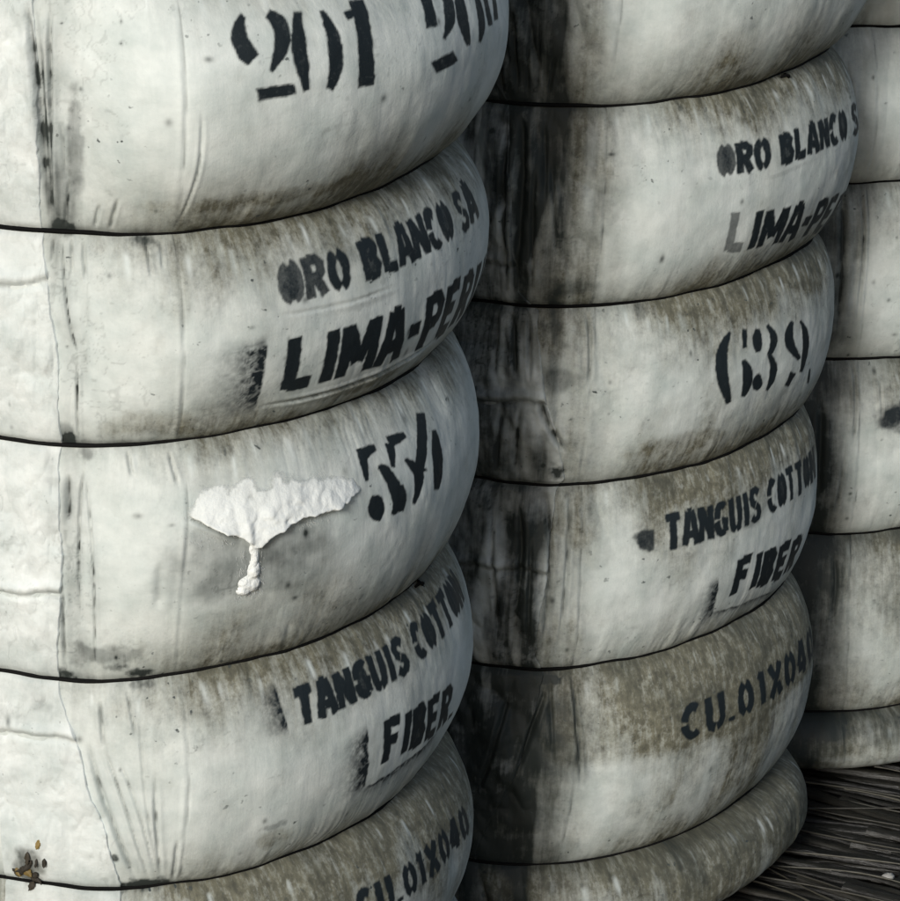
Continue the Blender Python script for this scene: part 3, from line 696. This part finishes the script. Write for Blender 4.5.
GROUP = 'cotton bales standing in a row'
build_bale(b1, 'nearest white cotton bale, stencilled 554, with torn cloth and cotton poking out',
           {5: 'bulge stencilled 901 twice', 4: 'bulge stencilled ORO BLANCO SA LIMA-PERU', 3: 'bulge stencilled 554 with a tear', 2: 'bulge stencilled TANGUIS COTTON FIBER', 1: 'grimy bulge stencilled CU.01X040'},
           {1, 2, 3, 4, 5}, .00105, .0011, GROUP)
side_cloth(b1, [(36, 5), (40, 120), (44, 228), (44, 240), (58, 340), (64, 436), (62, 450), (63, 560), (60, 672), (62, 690), (84, 760), (118, 870), (122, 885)], (1, 2, 3, 4, 5), .0022, -.015, {4: (20, 272), 3: (30, 585), 2: (30, 727)})
build_bale(b2, 'middle cotton bale stencilled 639, with a blackened side behind the torn bale',
           {5: 'unmarked bulge', 4: 'bulge stencilled ORO BLANCO SA LIMA-PERU', 3: 'bulge stencilled 639', 2: 'bulge stencilled TANGUIS COTTON FIBER', 1: 'bulge stencilled CU.01X040 with a tide line of grime', 0: 'grimy foot of the bale'},
           {0, 1, 2, 3, 4, 5}, .0011, .00115, GROUP)
side_cloth(b2, [(498, 5), (505, 90), (512, 110), (520, 290), (538, 310), (548, 400), (566, 478), (556, 490), (548, 560), (536, 655), (545, 670), (520, 760), (480, 850)], (1, 2, 3, 4, 5), .0030, -.055, {3: (495, 391), 4: (490, 252), 2: (500, 560)})
build_bale(b3, 'cotton bale cut off by the right edge, partly hidden behind the bale stencilled 639',
           {2: 'bulge with a dark paint smudge'}, {0, 1, 2, 3, 4, 5}, .0013, .0014, GROUP)

# ------------------------------------------------------------------ raw cotton bursting from the tear
def tuft(b, k, shape, name, parent, seed, res=.0011, hgt=.010, droop=.6):
    """fluffy lump: shape(S, Z) > 0 inside, about 1 at its middle"""
    (sa, za), (sb, zb) = shape.box
    S, Z = np.meshgrid(np.arange(sa, sb, res), np.arange(za, zb, res))
    m = shape(S, Z) + .26 * fbm(S * 60, Z * 60, seed, 4)
    puff = 1 - np.abs(fbm(S * 48, Z * 48, seed + 5, 2)) * .9
    slope = .30 + .70 * sst(0, 1, (zb - Z) / (zb - za) * 1.7 - .15)
    h = np.where(m > 0, np.sqrt(np.clip(m, 0, 1)) * hgt * slope * (.45 + .75 * puff + .12 * fbm(S * 260, Z * 260, seed + 7, 2)), m * .02) - .0015
    P = b.surf(k, S, Z); x, y, nx, ny, cw = b.base(S)
    P = P + np.stack([nx * h, ny * h, -droop * np.clip(h, 0, 1) * (1 + .4 * fbm(S * 50, Z * 50, seed + 9, 2))], -1)
    F = grid_faces(*S.shape); ok = (h.ravel()[F] > -.004).all(1)
    return link(name, mesh_np(name, P - b.o, F[ok]), M_COTTON, parent)

class Shape:
    def __init__(self, b, ells, pad=.012):
        self.e = [(px(b, *c), r) for c, r in ells]
        xs = [c[0] for c, r in self.e]; zs = [c[1] for c, r in self.e]; R = max(max(r) for _, r in self.e)
        self.box = ((min(c[0] - r[0] for c, r in self.e) - pad, min(c[1] - r[1] for c, r in self.e) - pad), (max(c[0] + r[0] for c, r in self.e) + pad, max(c[1] + r[1] for c, r in self.e) + pad))
    def __call__(self, S, Z):
        m = np.full(S.shape, -9.0)
        for c, r in self.e: m = np.maximum(m, 1 - np.hypot((S - c[0]) / r[0], (Z - c[1]) / r[1]))
        return m * 1.3

def burst(b, k, low_px, top_px, depth, hgt, name, parent, seed):
    """cotton swelling over the torn lip low_px and merging with the cover above it"""
    L = np.array([px(b, *p) for p in low_px]); L = L[np.argsort(L[:, 0])]
    S, Z = np.meshgrid(np.arange(L[0, 0] - .006, L[-1, 0] + .006, .0010), np.arange(L[:, 1].min() - .008, L[:, 1].max() + depth, .0010))
    d = Z - np.interp(S, L[:, 0], L[:, 1]) + .0026 * fbm(S * 90, Z * 60, seed, 4)
    u = (S - L[0, 0]) / (L[-1, 0] - L[0, 0]); side = np.clip(np.minimum(u, 1 - u) * 5, 0, 1) ** .6
    T = np.array([px(b, *p) for p in top_px]); T = T[np.argsort(T[:, 0])]; ztop = np.interp(S, T[:, 0], T[:, 1]) + .005 * fbm(S * 40, Z * 10, seed + 3, 3)
    dep = np.maximum(ztop - np.interp(S, L[:, 0], L[:, 1]), .004)
    h = hgt * side * sst(0, .0045, d) * (1 - sst(.05, 1.0, d / dep)) * (.75 + .55 * np.abs(fbm(S * 60, Z * 60, seed + 5, 3)) + .04 * fbm(S * 170, Z * 170, seed + 6, 2)) - .0005 + .0004 * fbm(S * 200, Z * 200, seed + 8, 2)
    h = np.where(d < 0, -.004 + np.maximum(d, -.01) * .2, h)
    P = b.surf(k, S, Z); x, y, nx, ny, cw = b.base(S)
    P = P + np.stack([nx * h, ny * h, -.5 * np.clip(h, 0, 1)], -1)
    F = grid_faces(*S.shape); ok = (h.ravel()[F] > -.0045).all(1)
    return link(name, mesh_np(name, P - b.o, F[ok], {'film': (np.clip(side * 1.4, 0, 1) * (1 - sst(.35, 1.05, d / dep + .22 * fbm(S * 90, Z * 90, seed + 12, 3)))).ravel()}), M_FILM, parent)

tear = burst(b1, 3, [(186, 516), (200, 524), (215, 529), (232, 534), (246, 541), (252, 547), (258, 545), (266, 534), (285, 524), (300, 515), (325, 510), (348, 499), (362, 490)], [(184, 505), (200, 484), (230, 470), (270, 464), (320, 464), (352, 476), (364, 486)], .030, .0100, 'cotton_tuft', b1.bulges[3], 210)
tuft(b1, 3, Shape(b1, [((249, 583), (.0095, .0085)), ((254, 570), (.0055, .012)), ((243, 590), (.006, .005))], .008), 'cotton_wad', b1.bulges[3], 230, hgt=.0070, droop=.4)
tuft(b1, 3, Shape(b1, [((254, 546), (.0050, .009)), ((255, 556), (.0036, .010)), ((253, 568), (.0034, .010))], .006), 'cotton_wisp', b1.bulges[3], 250, hgt=.0045, droop=.3)

def fibres(name, b, k, c, spread, n, length, parent, seed):
    """a few loose lint fibres as thin bent tubes"""
    r = random.Random(seed); V = []; Fc = []
    s0, z0 = px(b, *c)
    for i in range(n):
        s = s0 + r.uniform(-1, 1) * spread[0]; z = z0 + r.uniform(-1, 1) * spread[1]
        P = b.surf(k, np.array([s]), np.array([z]))[0]; x, y, nx, ny, cw = [float(v) for v in b.base(s)]
        d = Vector((nx, ny, r.uniform(-.8, .2))).normalized(); p = Vector(P) - Vector(d) * .003
        side = Vector((-ny, nx, r.uniform(-.5, .5)))
        pts = []
        for j in range(6):
            pts.append(p.copy()); d = (d + side * r.uniform(-.5, .5) + Vector((0, 0, -.25))).normalized(); p = p + d * length / 5 * r.uniform(.6, 1.2)
        base_i = len(V)
        for j, q in enumerate(pts):
            rad = .00022 * (1 - j / 7)
            for a in range(3):
                an = a * 2.094; V.append((q.x + rad * math.cos(an), q.y + rad * .5 * math.sin(an), q.z + rad * math.sin(an)))
        for j in range(5):
            for a in range(3): Fc.append((base_i + j * 3 + a, base_i + j * 3 + (a + 1) % 3, base_i + j * 3 + 3 + (a + 1) % 3, base_i + j * 3 + 3 + a))
    o = link(name, mesh_np(name, np.array(V) - b.o, np.array(Fc)), M_COTTON, parent); o['kind'] = 'stuff'
    return o
fibres('lint_fibres', b1, 3, (262, 515), (.055, .016), 500, .007, b1.bulges[3], 5)
fibres('lint_fibres', b1, 3, (250, 572), (.010, .022), 160, .007, b1.bulges[3], 6)
fibres('lint_fibres', b1, 4, (475, 132), (.006, .004), 5, .016, b1.bulges[4], 8)

def knot(b, k, c, parent):
    s0, z0 = px(b, *c); pts = []
    for i in range(26):
        f = i / 25; a = f * 2.6 * math.pi
        ss = s0 + .006 * math.cos(a) * (1 - .4 * f) + .004 * f; zz = b.lev[k] - .004 + .0045 * math.sin(a)
        x, y, nx, ny, cw = [float(v) for v in b.base(ss)]; of = .0065 + .0025 * math.sin(a * 1.5)
        pts.append(np.array([x + nx * of + b.lx * zz, y + ny * of + b.ly * zz, zz]))
    ring = []
    for i, p in enumerate(pts):
        t_ = pts[min(i + 1, 25)] - pts[max(i - 1, 0)]; t_ /= np.linalg.norm(t_); a_ = np.cross(t_, [.3, .2, .9]); a_ /= np.linalg.norm(a_); c_ = np.cross(t_, a_)
        ring.append([p + .0013 * (a_ * math.cos(q) + c_ * math.sin(q)) for q in np.linspace(0, 2 * math.pi, 7)[:-1]])
    return link('wire_knot', mesh_np('wire_knot', np.array(ring) - b.o, grid_faces(26, 6, True)), M_WIRE, parent)
knot(b1, 3, (416, 585), b1.root); knot(b2, 5, (782, 76), b2.root)

# dry leaf scraps caught under the tie at the near bale's side
def scrap(b, k, c, size, mat, name, parent, seed):
    r = random.Random(seed); s0, z0 = px(b, *c); P = Vector(b.surf(k, np.array([s0]), np.array([z0]))[0])
    x, y, nx, ny, cw = [float(v) for v in b.base(s0)]; n = Vector((nx, ny, .25)).normalized(); u = Vector((-ny, nx, 0)); v = n.cross(u); ro = r.uniform(-1.3, 1.3); u, v = u * math.cos(ro) + v * math.sin(ro), v * math.cos(ro) - u * math.sin(ro)
    rows = []
    for i, a in enumerate(np.linspace(-1, 1, 7)):
        wd = (1 - a * a) ** .6 * size[0] * r.uniform(.7, 1.2) + .0003
        rows.append([P + v * a * size[1] + u * (f * wd) + n * (.0035 + .35 * size[0] * (1 - f * f) + r.uniform(0, .0012)) for f in np.linspace(-1, 1, 5)])
    top = np.array(rows); bot = top - np.array(n) * .0006
    F1 = grid_faces(7, 5); me = mesh_np(name, np.concatenate([top.reshape(-1, 3), bot.reshape(-1, 3)]) - b.o, np.concatenate([F1, F1[:, ::-1] + 35]))
    return link(name, me, mat, parent)
r = random.Random(21)
for i in range(15):
    c = (30 + r.gauss(0, 9), 868 + r.gauss(0, 7)); husk = i % 5 == 4
    scrap(b1, 2, c, (r.uniform(.0008, .0026), r.uniform(.0025, .0065)), M_HUSK if husk else M_LEAF, 'seed_husk' if husk else 'leaf_scrap', b1.bulges[2], i + 70)
scrap(b1, 2, (41, 842), (.0018, .0045), M_HUSK, 'seed_husk', b1.bulges[2], 99)

# ------------------------------------------------------------------ ground strewn with dry stalks
gv = np.array([[-4, -1, -.016], [4, -1, -.016], [4, 6, -.016], [-4, 6, -.016]], float)
ground = link('ground', mesh_np('ground', gv, np.array([[0, 1, 2, 3]])), M_GROUND); tag(ground, kind='structure')
def stalk_mesh(seed):
    r = random.Random(seed); n = 22; L = r.uniform(.45, .9); rad = r.uniform(.0022, .0055); P = []
    ph = r.uniform(0, 6); amp = r.uniform(.004, .016)
    for i in range(n):
        f = i / (n - 1); x = (f - .5) * L; y = amp * math.sin(ph + f * r.uniform(3, 5)); rr = rad * (1 - .55 * f) * (1 + .16 * r.uniform(-1, 1)) * (1.25 if i % 6 == 0 else 1)
        z = .0020 * math.sin(ph * 2 + f * 7)
        P.append([(x, y + rr * 1.5 * math.cos(a), z + rr * math.sin(a)) for a in np.linspace(0, 2 * math.pi, 7)[:-1]])
    return mesh_np('stalk', np.array(P), grid_faces(n, 6, True))
SM = [stalk_mesh(i) for i in range(14)]
for m_ in SM: m_.materials.append(M_STALK)
r = random.Random(12)
fx, fy = math.cos(.42), -math.sin(.42)
for i in range(290):
    u = r.uniform(-.75, .75); v = r.uniform(-.6, .62)           # along / across the lie of the stalks
    if i < 150: u = r.uniform(-.25, .45); v = r.uniform(-.34, .34)
    o = bpy.data.objects.new('stalk', SM[i % len(SM)]); sc.collection.objects.link(o); o.parent = ground
    o.location = (.50 + u * fx - v * fy * 1.0, 2.75 + u * fy + v * fx, -.0085 + r.uniform(-.004, .0035))
    o.rotation_euler = (r.uniform(-.02, .02), r.uniform(-.012, .012), -.42 + r.gauss(0, .10))
M_STRAW = simple('pale_straw', (.036, .034, .026), .5, 30, .6, .6, .001, .5, (1, 14, 14), each=1.2)
def straw_mesh(seed):
    q = random.Random(seed); L = q.uniform(.12, .40); ph = q.uniform(0, 6); P = []
    for i in range(14):
        f = i / 13; rr = q.uniform(.0007, .0015)
        P.append([((f - .5) * L, .008 * math.sin(ph + f * 3.5) + rr * math.cos(a), .002 * math.sin(ph + 5 * f) + rr * math.sin(a)) for a in np.linspace(0, 2 * math.pi, 6)[:-1]])
    m = mesh_np('straw', np.array(P), grid_faces(14, 5, True)); m.materials.append(M_STRAW); return m
WM = [straw_mesh(i) for i in range(8)]; r = random.Random(5)
for i in range(70):
    o = bpy.data.objects.new('straw', WM[i % 8]); sc.collection.objects.link(o); o.parent = ground
    u = r.uniform(-.2, .5); v = r.uniform(-.32, .32)
    o.location = (.50 + u * fx - v * fy, 2.75 + u * fy + v * fx, .001 + r.uniform(-.002, .003)); o.rotation_euler = (0, r.uniform(-.015, .015), -.42 + r.gauss(0, .16))
# a pale scrap of lint lying on the stalks
rr_ = random.Random(4); pts = []
lump = []
for i, a in enumerate(np.linspace(0, math.pi, 9)):
    lump.append([((.007 + .003 * rr_.random()) * math.sin(a) * math.cos(t_) , (.006 + .003 * rr_.random()) * math.sin(a) * math.sin(t_), .0045 * math.cos(a) * (.7 + .6 * rr_.random())) for t_ in np.linspace(0, 2 * math.pi, 13)[:-1]])
dist_ = CAM_H / math.tan(PITCH + math.atan((879 - 450.5) / F_PX)); sx_ = (884 - 450) / F_PX * math.hypot(dist_, CAM_H)
lint = link('lint_scrap', mesh_np('lint_scrap', np.array(lump), grid_faces(9, 12, True)), M_LINT)
lint.scale = (.75, .6, .8); lint.location = (sx_, dist_, .003); tag(lint, 'tiny pale lint scrap lying on the dark stalks', 'lint')
